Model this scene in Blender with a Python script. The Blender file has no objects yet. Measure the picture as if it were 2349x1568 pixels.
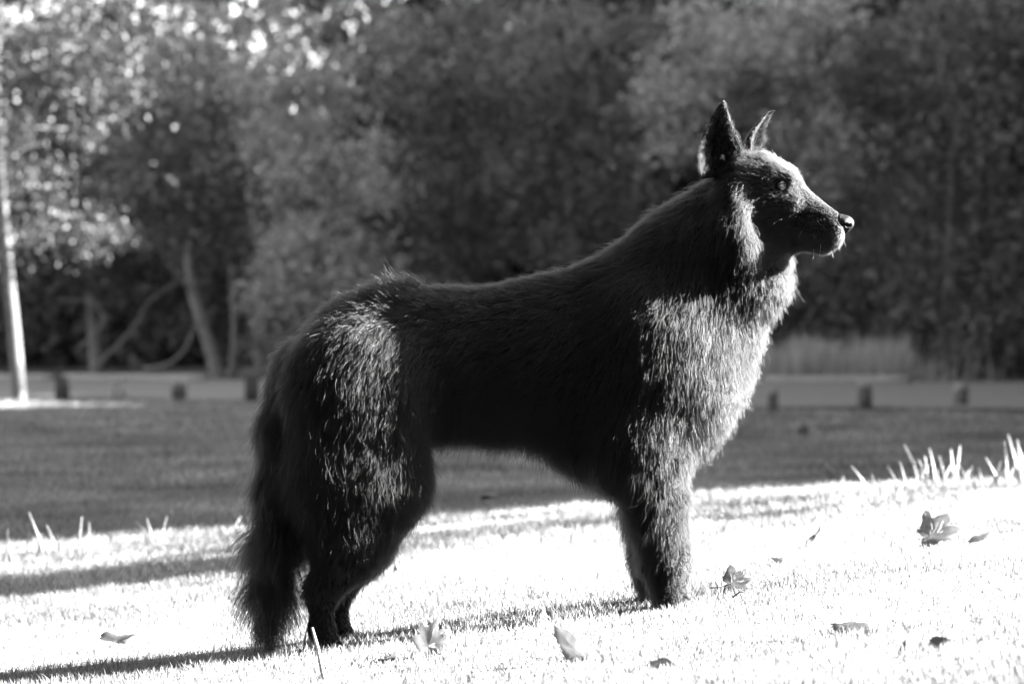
import bpy, math, numpy as np
from mathutils import kdtree, Vector, Matrix

rng = np.random.default_rng(7)
R = math.radians
SC = bpy.context.scene
COL = SC.collection

# ------------------------------------------------------------------ camera, sky, sun, exposure
CAM = np.array([0.0, -5.1, 0.462])
FPX, CXP, HZP = 6525.0, 1174.5, 841.0        # focal length, centre and horizon for a 2349 px wide picture
cam_d = bpy.data.cameras.new('camera')
cam = bpy.data.objects.new('camera', cam_d)
COL.objects.link(cam)
cam.location = CAM
cam.rotation_euler = (R(90), 0, 0)
cam_d.lens, cam_d.sensor_width = 100, 36
cam_d.shift_y = (HZP - 784.0) / 2349.0
cam_d.clip_end = 2000
cam_d.dof.use_dof = True
cam_d.dof.focus_distance = 5.0
cam_d.dof.aperture_fstop = 5.6
cam_d.dof.aperture_blades = 0
SC.camera = cam

SUN_EL, SUN_AZ = 22.0, -11.3                   # low sun from the right; azimuth measured from +x towards the camera
world = bpy.data.worlds.new('World')
SC.world = world
world.use_nodes = True
wn, wl = world.node_tree.nodes, world.node_tree.links
sky = wn.new('ShaderNodeTexSky')
sky.sky_type = 'NISHITA'
sky.sun_disc = False
sky.sun_elevation = R(SUN_EL)
sky.sun_rotation = R(90 + SUN_AZ)
bw = wn.new('ShaderNodeRGBToBW')             # a black-and-white picture: neutral sky light
wl.new(sky.outputs[0], bw.inputs[0])
wl.new(bw.outputs[0], wn['Background'].inputs[0])
wn['Background'].inputs[1].default_value = 0.05

sun_d = bpy.data.lights.new('sun', 'SUN')
sun_d.energy = 5.0
sun_d.angle = R(0.53)
sun_d.color = (1, 1, 1)
sun = bpy.data.objects.new('sun', sun_d)
COL.objects.link(sun)
sdir = Vector((math.cos(R(SUN_EL)) * math.cos(R(SUN_AZ)), -math.cos(R(SUN_EL)) * math.sin(R(SUN_AZ)), math.sin(R(SUN_EL))))
sun.rotation_euler = sdir.to_track_quat('Z', 'Y').to_euler()
sun.location = (30, 0, 20)

SC.view_settings.view_transform = 'Standard'
SC.view_settings.look = 'None'
SC.view_settings.exposure = 4.55
SC.view_settings.gamma = 1.0
SC.view_settings.use_curve_mapping = False
try:
    SC.cycles.use_denoising = True
    SC.cycles.denoising_prefilter = 'ACCURATE'
    SC.cycles.use_adaptive_sampling = False    # the picture is exposed up by several stops: dark pixels need their samples
    SC.cycles.sample_clamp_indirect = 0.4
    SC.cycles.max_bounces = 8
    SC.cycles.transparent_max_bounces = 8
except Exception:
    pass

# ------------------------------------------------------------------ helpers
def mat(name, val, rough=0.8, spec=0.3, noise=None, var=0.0, trans=0.0, bump=0.0, island=False, scale=8.0, patch=0.0):
    """neutral procedural material: base value varied by noise and, for leaves, from piece to piece"""
    m = bpy.data.materials.new(name)
    m.use_nodes = True
    n, l = m.node_tree.nodes, m.node_tree.links
    b = n['Principled BSDF']
    b.inputs['Roughness'].default_value = rough
    b.inputs['Specular IOR Level'].default_value = spec
    ramp = n.new('ShaderNodeMapRange')
    ramp.inputs['To Min'].default_value = val * (1 - var)
    ramp.inputs['To Max'].default_value = val * (1 + var)
    tc = n.new('ShaderNodeTexCoord')
    nz = n.new('ShaderNodeTexNoise')
    nz.inputs['Scale'].default_value = scale
    nz.inputs['Detail'].default_value = 5
    l.new(tc.outputs['Object'], nz.inputs['Vector'])
    if island:
        g = n.new('ShaderNodeNewGeometry')
        l.new(g.outputs['Random Per Island'], ramp.inputs['Value'])
    else:
        ramp.inputs['From Min'].default_value = 0.3
        ramp.inputs['From Max'].default_value = 0.7
        l.new(nz.outputs['Fac'], ramp.inputs['Value'])
    if patch:                                     # larger patches of thinner and thicker growth
        n2 = n.new('ShaderNodeTexNoise')
        n2.inputs['Scale'].default_value = 1.1
        n2.inputs['Detail'].default_value = 4
        l.new(tc.outputs['Object'], n2.inputs['Vector'])
        r2 = n.new('ShaderNodeMapRange')
        r2.inputs['From Min'].default_value = 0.35
        r2.inputs['From Max'].default_value = 0.65
        r2.inputs['To Min'].default_value = 1 - patch
        r2.inputs['To Max'].default_value = 1 + patch
        l.new(n2.outputs['Fac'], r2.inputs['Value'])
        mu = n.new('ShaderNodeMath')
        mu.operation = 'MULTIPLY'
        l.new(ramp.outputs[0], mu.inputs[0])
        l.new(r2.outputs[0], mu.inputs[1])
        ramp = mu
    comb = n.new('ShaderNodeCombineColor')
    for k in range(3):
        l.new(ramp.outputs[0], comb.inputs[k])
    l.new(comb.outputs[0], b.inputs['Base Color'])
    if bump:
        bp = n.new('ShaderNodeBump')
        bp.inputs['Strength'].default_value = bump
        bp.inputs['Distance'].default_value = 0.02
        l.new(nz.outputs['Fac'], bp.inputs['Height'])
        l.new(bp.outputs[0], b.inputs['Normal'])
    if trans:
        t = n.new('ShaderNodeBsdfTranslucent')
        l.new(comb.outputs[0], t.inputs['Color'])
        mx = n.new('ShaderNodeMixShader')
        mx.inputs[0].default_value = trans
        l.new(b.outputs[0], mx.inputs[1])
        l.new(t.outputs[0], mx.inputs[2])
        l.new(mx.outputs[0], n['Material Output'].inputs[0])
    return m

def mesh_np(name, V, F, m=None, smooth=False):
    V = np.asarray(V, np.float32)
    me = bpy.data.meshes.new(name)
    me.vertices.add(len(V))
    me.vertices.foreach_set('co', V.ravel())
    if isinstance(F, np.ndarray):
        k = F.shape[1]
        idx = F.astype(np.int32).ravel()
        st = np.arange(len(F), dtype=np.int32) * k
    else:
        idx = np.array([i for f in F for i in f], np.int32)
        ln = np.array([len(f) for f in F], np.int32)
        st = np.concatenate([[0], np.cumsum(ln)[:-1]]).astype(np.int32)
    me.loops.add(len(idx))
    me.loops.foreach_set('vertex_index', idx)
    me.polygons.add(len(st))
    me.polygons.foreach_set('loop_start', st)
    if smooth:
        me.polygons.foreach_set('use_smooth', np.ones(len(st), bool))
    me.update(calc_edges=True)
    me.validate()
    if m:
        me.materials.append(m)
    return me

def add(name, me, parent=None, loc=None):
    o = bpy.data.objects.new(name, me)
    COL.objects.link(o)
    if loc is not None:
        o.location = loc
    if parent is not None:
        o.parent = parent
    return o

def tag(o, label, cat, group=None, kind=None):
    o['label'] = label
    o['category'] = cat
    if group:
        o['group'] = group
    if kind:
        o['kind'] = kind
    return o

def unit(a):
    a = np.asarray(a, float)
    return a / np.maximum(np.linalg.norm(a, axis=-1, keepdims=True), 1e-9)

def tube(pts, radii, sides=8, cap=True):
    pts = np.asarray(pts, float)
    radii = np.asarray(radii, float)
    n = len(pts)
    V, F = [], []
    for i in range(n):
        t = unit(pts[min(i + 1, n - 1)] - pts[max(i - 1, 0)])
        ref = np.array([0, 1.0, 0]) if abs(t[1]) < 0.9 else np.array([1.0, 0, 0])
        a = unit(np.cross(t, ref))
        b = np.cross(t, a)
        for k in range(sides):
            q = 2 * math.pi * k / sides
            V.append(pts[i] + radii[i] * (math.cos(q) * a + math.sin(q) * b))
    for i in range(n - 1):
        for k in range(sides):
            k2 = (k + 1) % sides
            F.append((i * sides + k, i * sides + k2, (i + 1) * sides + k2, (i + 1) * sides + k))
    if cap:
        F.append(tuple(range(sides))[::-1])
        F.append(tuple((n - 1) * sides + k for k in range(sides)))
    return np.array(V), F

def merge(parts):
    V, F, o = [], [], 0
    for v, f in parts:
        V.append(np.asarray(v))
        F += [tuple(int(i) + o for i in q) for q in f]
        o += len(v)
    return np.concatenate(V), F

def smoothstep(a, b, x):
    t = np.clip((x - a) / (b - a), 0, 1)
    return t * t * (3 - 2 * t)

# ground: a lawn that falls gently to the left under the dog, level farther off, a road beyond that climbs a little
BP = np.array([-6.2, 33.9])
BN = np.array([0.684, 0.729])
BD = np.array([0.729, -0.684])
def roadq(x, y):
    return (x - BP[0]) * BN[0] + (y - BP[1]) * BN[1]
def ground(x, y):
    x = np.asarray(x, float)
    y = np.asarray(y, float)
    s = 0.096 * 3.0 * np.tanh(x / 3.0) * (1 - smoothstep(0.3, 9.5, y))
    q = roadq(x, y)
    far = 14.0 * smoothstep(70.0, 100.0, y + 0.4 * x) * (0.5 + 0.5 * smoothstep(-9.0, -3.0, x)) + 0.2 * smoothstep(0.0, 12.0, q) + 0.25 * smoothstep(13.0, 22.0, q)  # the hill behind the wood is added to block sky between the trees
    und = 0.006 * np.sin(3.1 * x + 1.3 * y) + 0.005 * np.sin(2.2 * y - 1.7 * x + 1.0)
    return s + far + und * (np.abs(q) > -1)
def W(px, py, y):
    d = y - CAM[1]
    return np.array([(px - CXP) * d / FPX, y, CAM[2] - (py - HZP) * d / FPX])
def proj(P):
    P = np.asarray(P)
    d = P[..., 1] - CAM[1]
    return CXP + FPX * P[..., 0] / d, HZP - FPX * (P[..., 2] - CAM[2]) / d
def G(px, py):
    """point of the ground seen at a place in the picture"""
    lo, hi = 3.5, 80.0
    for D in np.arange(3.5, 80, 0.05):
        p = W(px, py, D + CAM[1])
        if p[2] <= ground(p[0], p[1]):
            break
    return np.array([p[0], p[1], float(ground(p[0], p[1]))])

# ------------------------------------------------------------------ setting: lawn, road
M_soil = mat('lawn_soil', 0.06, 0.95, 0.1, var=0.45, bump=0.4, scale=14)
M_road = mat('road_gravel', 0.10, 0.9, 0.2, var=0.18, bump=0.3, scale=6)
def axis(segs):
    out = []
    for a, b, n in segs:
        out += list(np.linspace(a, b, n, endpoint=False))
    return np.array(out + [segs[-1][1]])
gx = axis([(-900, -60, 10), (-60, -8, 26), (-8, 8, 80), (8, 60, 26), (60, 900, 10)])
gy = axis([(-60, -3, 12), (-3, 14, 85), (14, 70, 56), (70, 120, 25), (120, 1200, 12)])
GX, GY = np.meshgrid(gx, gy)
GV = np.stack([GX, GY, ground(GX, GY)], -1).reshape(-1, 3)
nx_, ny_ = len(gx), len(gy)
ii = np.arange((ny_ - 1) * (nx_ - 1))
r_, c_ = ii // (nx_ - 1), ii % (nx_ - 1)
q0 = r_ * nx_ + c_
lawn = add('lawn', mesh_np('lawn', GV, np.stack([q0, q0 + 1, q0 + 1 + nx_, q0 + nx_], 1), M_soil, True))
lawn['kind'] = 'structure'
lawn['label'] = 'lawn sloping gently down to the left under the dog'
qs, ts = np.linspace(0.5, 12.2, 16), np.linspace(-60, 70, 131)
QQ, TT = np.meshgrid(qs, ts)
RX = BP[0] + BN[0] * QQ + BD[0] * TT
RY = BP[1] + BN[1] * QQ + BD[1] * TT
RV = np.stack([RX, RY, ground(RX, RY) + 0.03], -1).reshape(-1, 3)
ii = np.arange(130 * 15)
r_, c_ = ii // 15, ii % 15
q0 = r_ * 16 + c_
road = add('road', mesh_np('road', RV, np.stack([q0, q0 + 1, q0 + 17, q0 + 16], 1), M_road, True))
road['kind'] = 'structure'
road['label'] = 'pale gravel road crossing behind the lawn'

# ------------------------------------------------------------------ grass
M_grass = mat('grass_blades', 0.185, 0.55, 0.4, var=0.55, trans=0.4, island=True, patch=0.5)
M_stalk = mat('dry_stalks', 0.30, 0.55, 0.4, var=0.25, trans=0.35)
def blades(n, xr, yr, h, w, frustum=None, segs=2, seed=0):
    g = np.random.default_rng(seed)
    y = g.uniform(yr[0], yr[1], n)
    if frustum is not None:
        half = frustum[0] * (y - CAM[1]) + frustum[1]
        x = g.uniform(-1, 1, n) * half
    else:
        x = g.uniform(xr[0], xr[1], n)
    # tufts: neighbours share a height and a lean
    tu = np.sin(x * 17.3 + 3.1 * np.sin(y * 11.0)) * np.sin(y * 19.7 + 2.3 * np.sin(x * 13.0))
    H = h * (0.75 + 0.25 * tu) * g.uniform(0.45, 1.25, n)
    az = g.uniform(0, 2 * math.pi, n)
    lean = g.uniform(0.05, 0.75, n) * H
    ldir = np.stack([np.cos(az), np.sin(az)], 1)
    wa = g.uniform(0, math.pi, n)
    wd = np.stack([np.cos(wa), np.sin(wa)], 1)
    ww = w * g.uniform(0.6, 1.3, n)
    base = np.stack([x, y, ground(x, y) - 0.004], 1)
    rows = []
    for k in range(segs + 1):
        t = k / segs
        c = base.copy()
        c[:, :2] += ldir * (lean * t ** 1.8)[:, None]
        c[:, 2] += H * (t - 0.12 * t * t)
        hw = ww * (1 - t ** 1.6) * 0.5
        if k < segs:
            a = c.copy(); a[:, :2] -= wd * hw[:, None]
            b = c.copy(); b[:, :2] += wd * hw[:, None]
            rows += [a, b]
        else:
            rows += [c]
    V = np.stack(rows, 1).reshape(-1, 3)
    m = 2 * segs + 1
    o = (np.arange(n) * m)[:, None]
    tris = []
    for k in range(segs):
        a, b = 2 * k, 2 * k + 1
        if k < segs - 1:
            tris += [o + [[a, b, b + 2]], o + [[a, b + 2, a + 2]]]
        else:
            tris += [o + [[a, b, b + 1]]]
    return V, np.concatenate(tris, 0)
parts = [blades(190000, None, (-1.6, 2.2), 0.026, 0.0023, (0.19, 0.35), 2, 1),
         blades(70000, None, (-2.6, 6.5), 0.030, 0.0042, (0.24, 1.6), 1, 5),
         blades(95000, None, (2.2, 6.5), 0.034, 0.0038, (0.19, 0.5), 2, 2),
         blades(70000, None, (6.5, 14.0), 0.05, 0.0085, (0.22, 1.6), 1, 3),
         blades(80000, None, (14.0, 34.0), 0.06, 0.022, (0.23, 2.5), 1, 4)]
Vs, Fs, o_ = [], [], 0
for v, f in parts:
    if True:
        q = roadq(v[:, 0], v[:, 1])
        Vs.append(v); Fs.append(f[q[f[:, 0]] < 0.3] + o_); o_ += len(v)
grass = add('grass', mesh_np('grass', np.concatenate(Vs), np.concatenate(Fs), M_grass))
tag(grass, 'short mown grass covering the lawn', 'grass', kind='stuff')

def grass_tuft(label, spots, seed):
    g = np.random.default_rng(seed)
    p0 = G(*spots[0][:2])
    root = bpy.data.objects.new('grass_tuft', None)
    COL.objects.link(root)
    root.location = p0
    tag(root, label, 'grass', 'tall stalks left standing in the lawn')
    extra = [(px + g.uniform(-26, 26), py + g.uniform(-3, 6), dx * .4 + g.uniform(-18, 18), hh * g.uniform(.35, .85), wid * .55) for (px, py, dx, hh, wid) in spots for _ in range(2)]
    for (px, py, dx, hh, wid) in list(spots) + extra:                    # foot of the stalk, sideways lean and height in picture px, width in mm
        b = G(px, py)
        s = (b[1] - CAM[1]) / FPX
        tip = b + np.array([dx * s, g.uniform(-0.02, 0.02), hh * s])
        kink = b + (tip - b) * 0.5 + np.array([-dx * s * 0.12, 0, 0])
        pts = np.array([b - [0, 0, 0.01], kink, tip]) - p0
        wv = np.array([1.0, g.uniform(-0.4, 0.4), 0]) * wid * 0.00047
        fv = np.array([0, 0.0014, 0])
        V = []
        for p, k in zip(pts, (1, 0.9, 0.4)):
            V += [p - wv * k - fv * 0.3, p + fv, p + wv * k - fv * 0.3]
        F = []
        for r in range(2):
            for k in range(3):
                F.append((r * 3 + k, r * 3 + (k + 1) % 3, r * 3 + 3 + (k + 1) % 3, r * 3 + 3 + k))
        F += [(0, 2, 1), (6, 7, 8)]
        add('blade', mesh_np('blade', V, F, M_stalk), root)
    return root
grass_tuft('tuft of tall cut pale grass stalks at the left edge',
           [(100, 1280, -32, 105, 9), (130, 1275, -22, 70, 8), (60, 1275, 6, 60, 7), (178, 1280, 8, 92, 8), (205, 1280, -2, 80, 7),
            (22, 1290, -6, 75, 7), (85, 1282, 8, 55, 7), (8, 1300, 16, 60, 8), (30, 1300, -14, 55, 7), (135, 1285, 4, 45, 7), (190, 1282, 10, 55, 6), (175, 1275, -5, 45, 6)], 1)
grass_tuft('tuft of tall grass stalks in shade between the dog tail and the left edge',
           [(345, 1255, -30, 60, 7), (350, 1250, -15, 62, 7), (366, 1260, 15, 75, 6), (590, 1235, -25, 50, 7), (530, 1225, 22, 40, 6), (545, 1230, -20, 40, 6)], 2)
grass_tuft('tuft of sunlit grass stalks leaning apart right of the dog front leg',
           [(1845, 1140, -12, 25, 7), (1875, 1142, 6, 38, 7), (1905, 1146, 10, 36, 7), (1925, 1145, 4, 45, 8), (1935, 1146, 0, 52, 8), (1992, 1130, -38, 60, 9), (2000, 1150, -22, 40, 8), (2035, 1140, 14, 38, 7), (1890, 1146, -16, 22, 7), (1958, 1145, -12, 26, 7)], 3)
grass_tuft('tallest tuft of sunlit grass stalks at the far end of the bright lawn',
           [(2062, 1132, -28, 64, 9), (2078, 1130, -16, 72, 10), (2108, 1110, -34, 92, 11), (2128, 1118, -6, 72, 10), (2146, 1112, -14, 84, 9), (2160, 1120, 22, 52, 8), (2192, 1110, 8, 88, 11), (2186, 1110, -4, 80, 10), (2092, 1120, 40, 52, 8), (2222, 1120, -26, 62, 8), (2120, 1085, 4, 42, 8)], 4)
grass_tuft('tuft of tall pale grass stalks at the right edge',
           [(2252, 1125, -6, 50, 9), (2292, 1116, -30, 66, 8), (2312, 1112, -6, 100, 9), (2336, 1110, -22, 112, 12), (2348, 1110, -14, 104, 12), (2266, 1122, 46, 50, 9), (2366, 1112, -10, 90, 10), (2282, 1120, 12, 62, 8), (2240, 1126, -18, 44, 8)], 5)

# a few single long blades close to the dog's hind foot
def long_blade(label, a, b, wid, grp='single long blades by the hind foot'):
    p0 = G(*a)
    s = (p0[1] - CAM[1]) / FPX
    tip = np.array([(b[0] - a[0]) * s, -0.02, (a[1] - b[1]) * s])
    pts = np.array([[0, 0, -0.01], tip * 0.55 + [0, 0, 0.004], tip])
    V, F = [], [(0, 1, 4, 3), (1, 2, 5, 4), (2, 0, 3, 5), (3, 4, 7, 6), (4, 5, 8, 7), (5, 3, 6, 8), (0, 2, 1), (6, 7, 8)]
    for p, k in zip(pts, (1, 0.9, 0.5)):
        V += [p - np.array([wid * 0.0005 * k, 0, 0]), p + np.array([0, 0.0012, 0]), p + np.array([wid * 0.0005 * k, 0, 0])]
    o = add('grass_stalk', mesh_np('grass_stalk', V, F, M_stalk), None, p0)
    tag(o, label, 'grass', grp)
long_blade('long pale grass blade standing in front of the hind paw', (745, 1560), (718, 1436), 7)
long_blade('thin grass blade beside the back of the hind paw', (694, 1498), (706, 1440), 3.5)
long_blade('bent grass blade lying against the tip of the tail', (664, 1490), (632, 1455), 4)

# ------------------------------------------------------------------ the dog: one body surface grown from a distance field
class Frame:
    def __init__(s, O, yaw):
        s.O = np.array(O, float); s.c = math.cos(R(yaw)); s.s = math.sin(R(yaw))
    def pt(s, px, py, v=0.0):
        """a point of the frame's middle plane (moved v metres sideways afterwards) -> local (u, v, z)"""
        k = (px - CXP) / FPX
        oy = s.O[1] - CAM[1]
        u = (k * (oy + v * s.c) - s.O[0] + v * s.s) / (s.c - k * s.s)
        D = oy + u * s.s + v * s.c
        return np.array([u, v, CAM[2] - (py - HZP) * D / FPX]), D
    def world(s, L):
        u, v, z = L[..., 0], L[..., 1], L[..., 2]
        return np.stack([s.O[0] + u * s.c - v * s.s, s.O[1] + u * s.s + v * s.c, z], -1)
    def local(s, X, Y):
        dx, dy = X - s.O[0], Y - s.O[1]
        return dx * s.c + dy * s.s, -dx * s.s + dy * s.c
BODY = Frame((0, 0, 0), 11)
HEAD = Frame((0.36, 0.062, 0), -13)

class Field:
    def __init__(s, lo, hi, h):
        s.lo = np.array(lo, float); s.h = h
        s.n = np.ceil((np.array(hi) - lo) / h).astype(int) + 1
        s.F = np.full(s.n, 0.1, np.float32)
    def sub(s, lo, hi):
        a = np.clip(np.floor((lo - s.lo) / s.h).astype(int), 0, s.n - 1)
        b = np.clip(np.ceil((hi - s.lo) / s.h).astype(int) + 1, 1, s.n)
        sl = tuple(slice(i, j) for i, j in zip(a, b))
        g = [s.lo[k] + s.h * np.arange(a[k], b[k]) for k in range(3)]
        return sl, np.meshgrid(*g, indexing='ij', sparse=True)
    def cone(s, fr, A, B, v=0.0, ky=1.0, k=0.03, vb=None, cut=False):
        """A, B = (px, py, r px); flattened sideways by ky; smooth union with blend k"""
        vb = v if vb is None else vb
        a, Da = fr.pt(A[0], A[1], v); b, Db = fr.pt(B[0], B[1], vb)
        ra, rb = A[2] * Da / FPX, B[2] * Db / FPX
        s.cone_local(fr, a, b, ra, rb, ky, k, cut)
    def cone_local(s, fr, a, b, ra, rb, ky=1.0, k=0.03, cut=False):
        P = fr.world(np.stack([a, b]))
        m = max(ra, rb) * max(1, ky) + k + 0.03
        sl, (X, Y, Z) = s.sub(P.min(0) - m, P.max(0) + m)
        u, vv = fr.local(X, Y)
        pu, pv, pz = u - a[0], (vv - a[1]) / ky, Z - a[2]
        ba = np.array([b[0] - a[0], (b[1] - a[1]) / ky, b[2] - a[2]])
        L = max(float(ba @ ba), 1e-9)
        t = np.clip((pu * ba[0] + pv * ba[1] + pz * ba[2]) / L, 0, 1)
        d = np.sqrt((pu - t * ba[0]) ** 2 + (pv - t * ba[1]) ** 2 + (pz - t * ba[2]) ** 2) - (ra + (rb - ra) * t)
        d = d * (0.5 * (1 + min(1, ky)))
        F = s.F[sl]
        if cut:
            hh = np.clip(0.5 - 0.5 * (F + d) / k, 0, 1)
            s.F[sl] = F * (1 - hh) - d * hh + k * hh * (1 - hh)
        else:
            hh = np.clip(0.5 + 0.5 * (d - F) / k, 0, 1)
            s.F[sl] = d * (1 - hh) + F * hh - k * hh * (1 - hh)
    def surface(s):
        """surface nets"""
        F = s.F; ins = F < 0
        n = F.shape
        c = [ins[i:n[0] - 1 + i, j:n[1] - 1 + j, k:n[2] - 1 + k] for i in (0, 1) for j in (0, 1) for k in (0, 1)]
        sm = sum(x.astype(np.int8) for x in c)
        cell = (sm > 0) & (sm < 8)
        idx = np.full(cell.shape, -1, np.int64)
        ijk = np.argwhere(cell)
        idx[cell] = np.arange(len(ijk))
        acc = np.zeros((len(ijk), 3)); cnt = np.zeros(len(ijk))
        corner = [(i, j, k) for i in (0, 1) for j in (0, 1) for k in (0, 1)]
        for p in corner:
            for ax in range(3):
                if p[ax]:
                    continue
                q = list(p); q[ax] = 1
                fa = F[ijk[:, 0] + p[0], ijk[:, 1] + p[1], ijk[:, 2] + p[2]]
                fb = F[ijk[:, 0] + q[0], ijk[:, 1] + q[1], ijk[:, 2] + q[2]]
                x = (fa < 0) != (fb < 0)
                t = np.where(x, fa / np.where(x, fa - fb, 1), 0)
                pos = np.tile(np.array(p, float), (len(ijk), 1)); pos[:, ax] = t
                acc[x] += pos[x]; cnt[x] += 1
        V = s.lo + s.h * (ijk + acc / cnt[:, None])
        Q = []
        for ax in range(3):
            a1, a2 = (ax + 1) % 3, (ax + 2) % 3
            A = ins.take(range(0, n[ax] - 1), ax); B = ins.take(range(1, n[ax]), ax)
            for flip, msk in ((False, A & ~B), (True, ~A & B)):
                e = np.argwhere(msk)
                e = e[(e[:, a1] > 0) & (e[:, a2] > 0) & (e[:, a1] < n[a1] - 1) & (e[:, a2] < n[a2] - 1)]
                def at(d1, d2):
                    w = e.copy(); w[:, a1] -= d1; w[:, a2] -= d2
                    return idx[w[:, 0], w[:, 1], w[:, 2]]
                quad = np.stack([at(1, 1), at(0, 1), at(0, 0), at(1, 0)], 1)
                Q.append(quad[:, ::-1] if flip else quad)
        return V, np.concatenate(Q)

def paw_ground(fr, px, v):
    L, D = fr.pt(px, 1400, v)
    w = fr.world(L)
    return HZP + FPX * (CAM[2] - float(ground(w[0], w[1]))) / D      # picture row of the ground under that foot

fld = Field((-0.56, -0.34, -0.16), (0.66, 0.40, 0.99), 0.0045)
C = fld.cone
# trunk
C(BODY, (1440, 828, 205), (1190, 822, 152), 0, 0.68, 0.05)
C(BODY, (1190, 822, 152), (1000, 822, 142), 0, 0.70, 0.05)
C(BODY, (1000, 822, 142), (850, 846, 150), 0, 0.72, 0.05)
C(BODY, (850, 856, 156), (770, 900, 128), 0, 0.72, 0.05)
C(BODY, (1440, 880, 185), (1380, 940, 128), 0, 0.62, 0.05)
C(BODY, (940, 684, 24), (880, 700, 22), 0, 1.0, 0.02)
C(BODY, (1420, 698, 100), (1265, 745, 98), 0, 0.62, 0.04)
# chest, neck
C(BODY, (1520, 850, 165), (1490, 960, 128), 0, 0.72, 0.05)
C(BODY, (1590, 800, 108), (1540, 900, 110), 0, 0.9, 0.05)
C(BODY, (1525, 745, 185), (1600, 640, 158), 0, 0.70, 0.06)
C(BODY, (1600, 640, 158), (1662, 572, 128), 0, 0.70, 0.05)
C(HEAD, (1662, 572, 128), (1700, 495, 98), 0, 0.72, 0.05)
C(HEAD, (1740, 640, 48), (1755, 600, 34), 0, 1.0, 0.05)
for sd in (-1, 1):
    # shoulder and foreleg
    fx = 0 if sd < 0 else -34
    gy_ = paw_ground(BODY, 1540 + fx, sd * 0.075)
    C(BODY, (1490, 760, 118), (1450, 980, 84), sd * 0.076, 0.55, 0.035)
    C(BODY, (1560, 900, 95), (1470, 1020, 84), sd * 0.075, 0.6, 0.04)
    C(BODY, (1475, 1010, 84), (1512, 1160, 52), sd * 0.078, 0.68, 0.04)
    C(BODY, (1512 + fx * .3, 1160, 54), (1530 + fx * .7, 1290, 42), sd * 0.076, 0.8, 0.03)
    C(BODY, (1530 + fx * .7, 1290, 42), (1534 + fx, gy_ - 38, 36), sd * 0.075, 0.85, 0.025)
    for t in (-1.5, -0.5, 0.5, 1.5):
        C(BODY, (1538 + fx, gy_ - 32, 24), (1566 + fx - 6 * abs(t), gy_ - 15, 15), sd * 0.075 + t * 0.013, 1.0, 0.012)
    # thigh and hind leg
    hx = 0 if sd < 0 else 30
    gh_ = paw_ground(BODY, 745 + hx, sd * 0.085)
    C(BODY, (830, 880, 140), (855, 1100, 116), sd * 0.069, 0.55, 0.045)
    C(BODY, (790, 900, 120), (770, 1090, 92), sd * 0.07, 0.55, 0.045)
    C(BODY, (855, 1100, 116), (812 + hx * .3, 1235, 68), sd * 0.085, 0.52, 0.04)
    C(BODY, (770, 1090, 92), (800, 1210, 70), sd * 0.08, 0.52, 0.04)
    C(BODY, (812 + hx * .3, 1235, 66), (745 + hx, 1360, 33), sd * 0.088, 0.62, 0.035)
    C(BODY, (736 + hx, 1352, 30), (738 + hx, gh_ - 46, 25), sd * 0.088, 0.8, 0.02)
    C(BODY, (738 + hx, gh_ - 46, 25), (752 + hx, gh_ - 22, 22), sd * 0.088, 1.0, 0.02)
    for t in (-1.5, -0.5, 0.5, 1.5):
        C(BODY, (746 + hx, gh_ - 26, 19), (772 + hx - 5 * abs(t), gh_ - 12, 12), sd * 0.088 + t * 0.011, 1.0, 0.01)
# tail
TAIL = [(690, 850, 50), (648, 980, 40), (638, 1120, 34), (632, 1250, 28), (622, 1350, 22), (612, 1420, 14)]
TV = [0.0, -0.015, -0.03, -0.035, -0.035, -0.035]
for i in range(len(TAIL) - 1):
    C(BODY, TAIL[i], TAIL[i + 1], TV[i], 0.9, 0.03, TV[i + 1])
# head
C(HEAD, (1718, 432, 70), (1750, 428, 62), 0, 1.0, 0.03)
C(HEAD, (1758, 416, 50), (1796, 418, 32), 0, 0.95, 0.03)
C(HEAD, (1740, 480, 74), (1775, 500, 60), 0, 0.72, 0.03)
C(HEAD, (1795, 458, 54), (1912, 515, 28), 0, 0.76, 0.025)
C(HEAD, (1775, 530, 42), (1890, 556, 20), 0, 0.62, 0.02)
for sd in (-1, 1):
    C(HEAD, (1780, 402, 24), (1812, 412, 15), sd * 0.028, 0.8, 0.014)      # brow ridge
    C(HEAD, (1752, 462, 40), (1810, 470, 20), sd * 0.03, 0.6, 0.02)        # cheekbone
    C(HEAD, (1864, 530, 31), (1913, 530, 22), sd * 0.012, 0.8, 0.014)      # flews
for sd in (-1, 1):
    C(HEAD, (1670, 450, 20), (1682, 490, 28), sd * 0.061, 0.6, 0.035)      # cheek ruff
    C(HEAD, (1672, 530, 24), (1684, 560, 32), sd * 0.071, 0.6, 0.035)
C(HEAD, (1888, 556, 19), (1911, 552, 15), 0, 0.9, 0.012)                   # chin
C(HEAD, (1938, 543, 3), (1850, 558, 3), -0.030, 1.0, 0.006, -0.036, cut=True)
C(HEAD, (1938, 543, 3), (1850, 558, 3), 0.030, 1.0, 0.006, 0.036, cut=True)
EYE = {}
for sd in (-1, 1):
    L, D = HEAD.pt(1788 - 3 * sd, 426, sd * 0.0355)
    EYE[sd] = HEAD.world(L)
    fld.cone_local(HEAD, L, L + np.array([0.004, sd * 0.006, 0.0]), 0.0088, 0.0075, 1.0, 0.005, cut=True)
BV, BQ = fld.surface()

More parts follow.
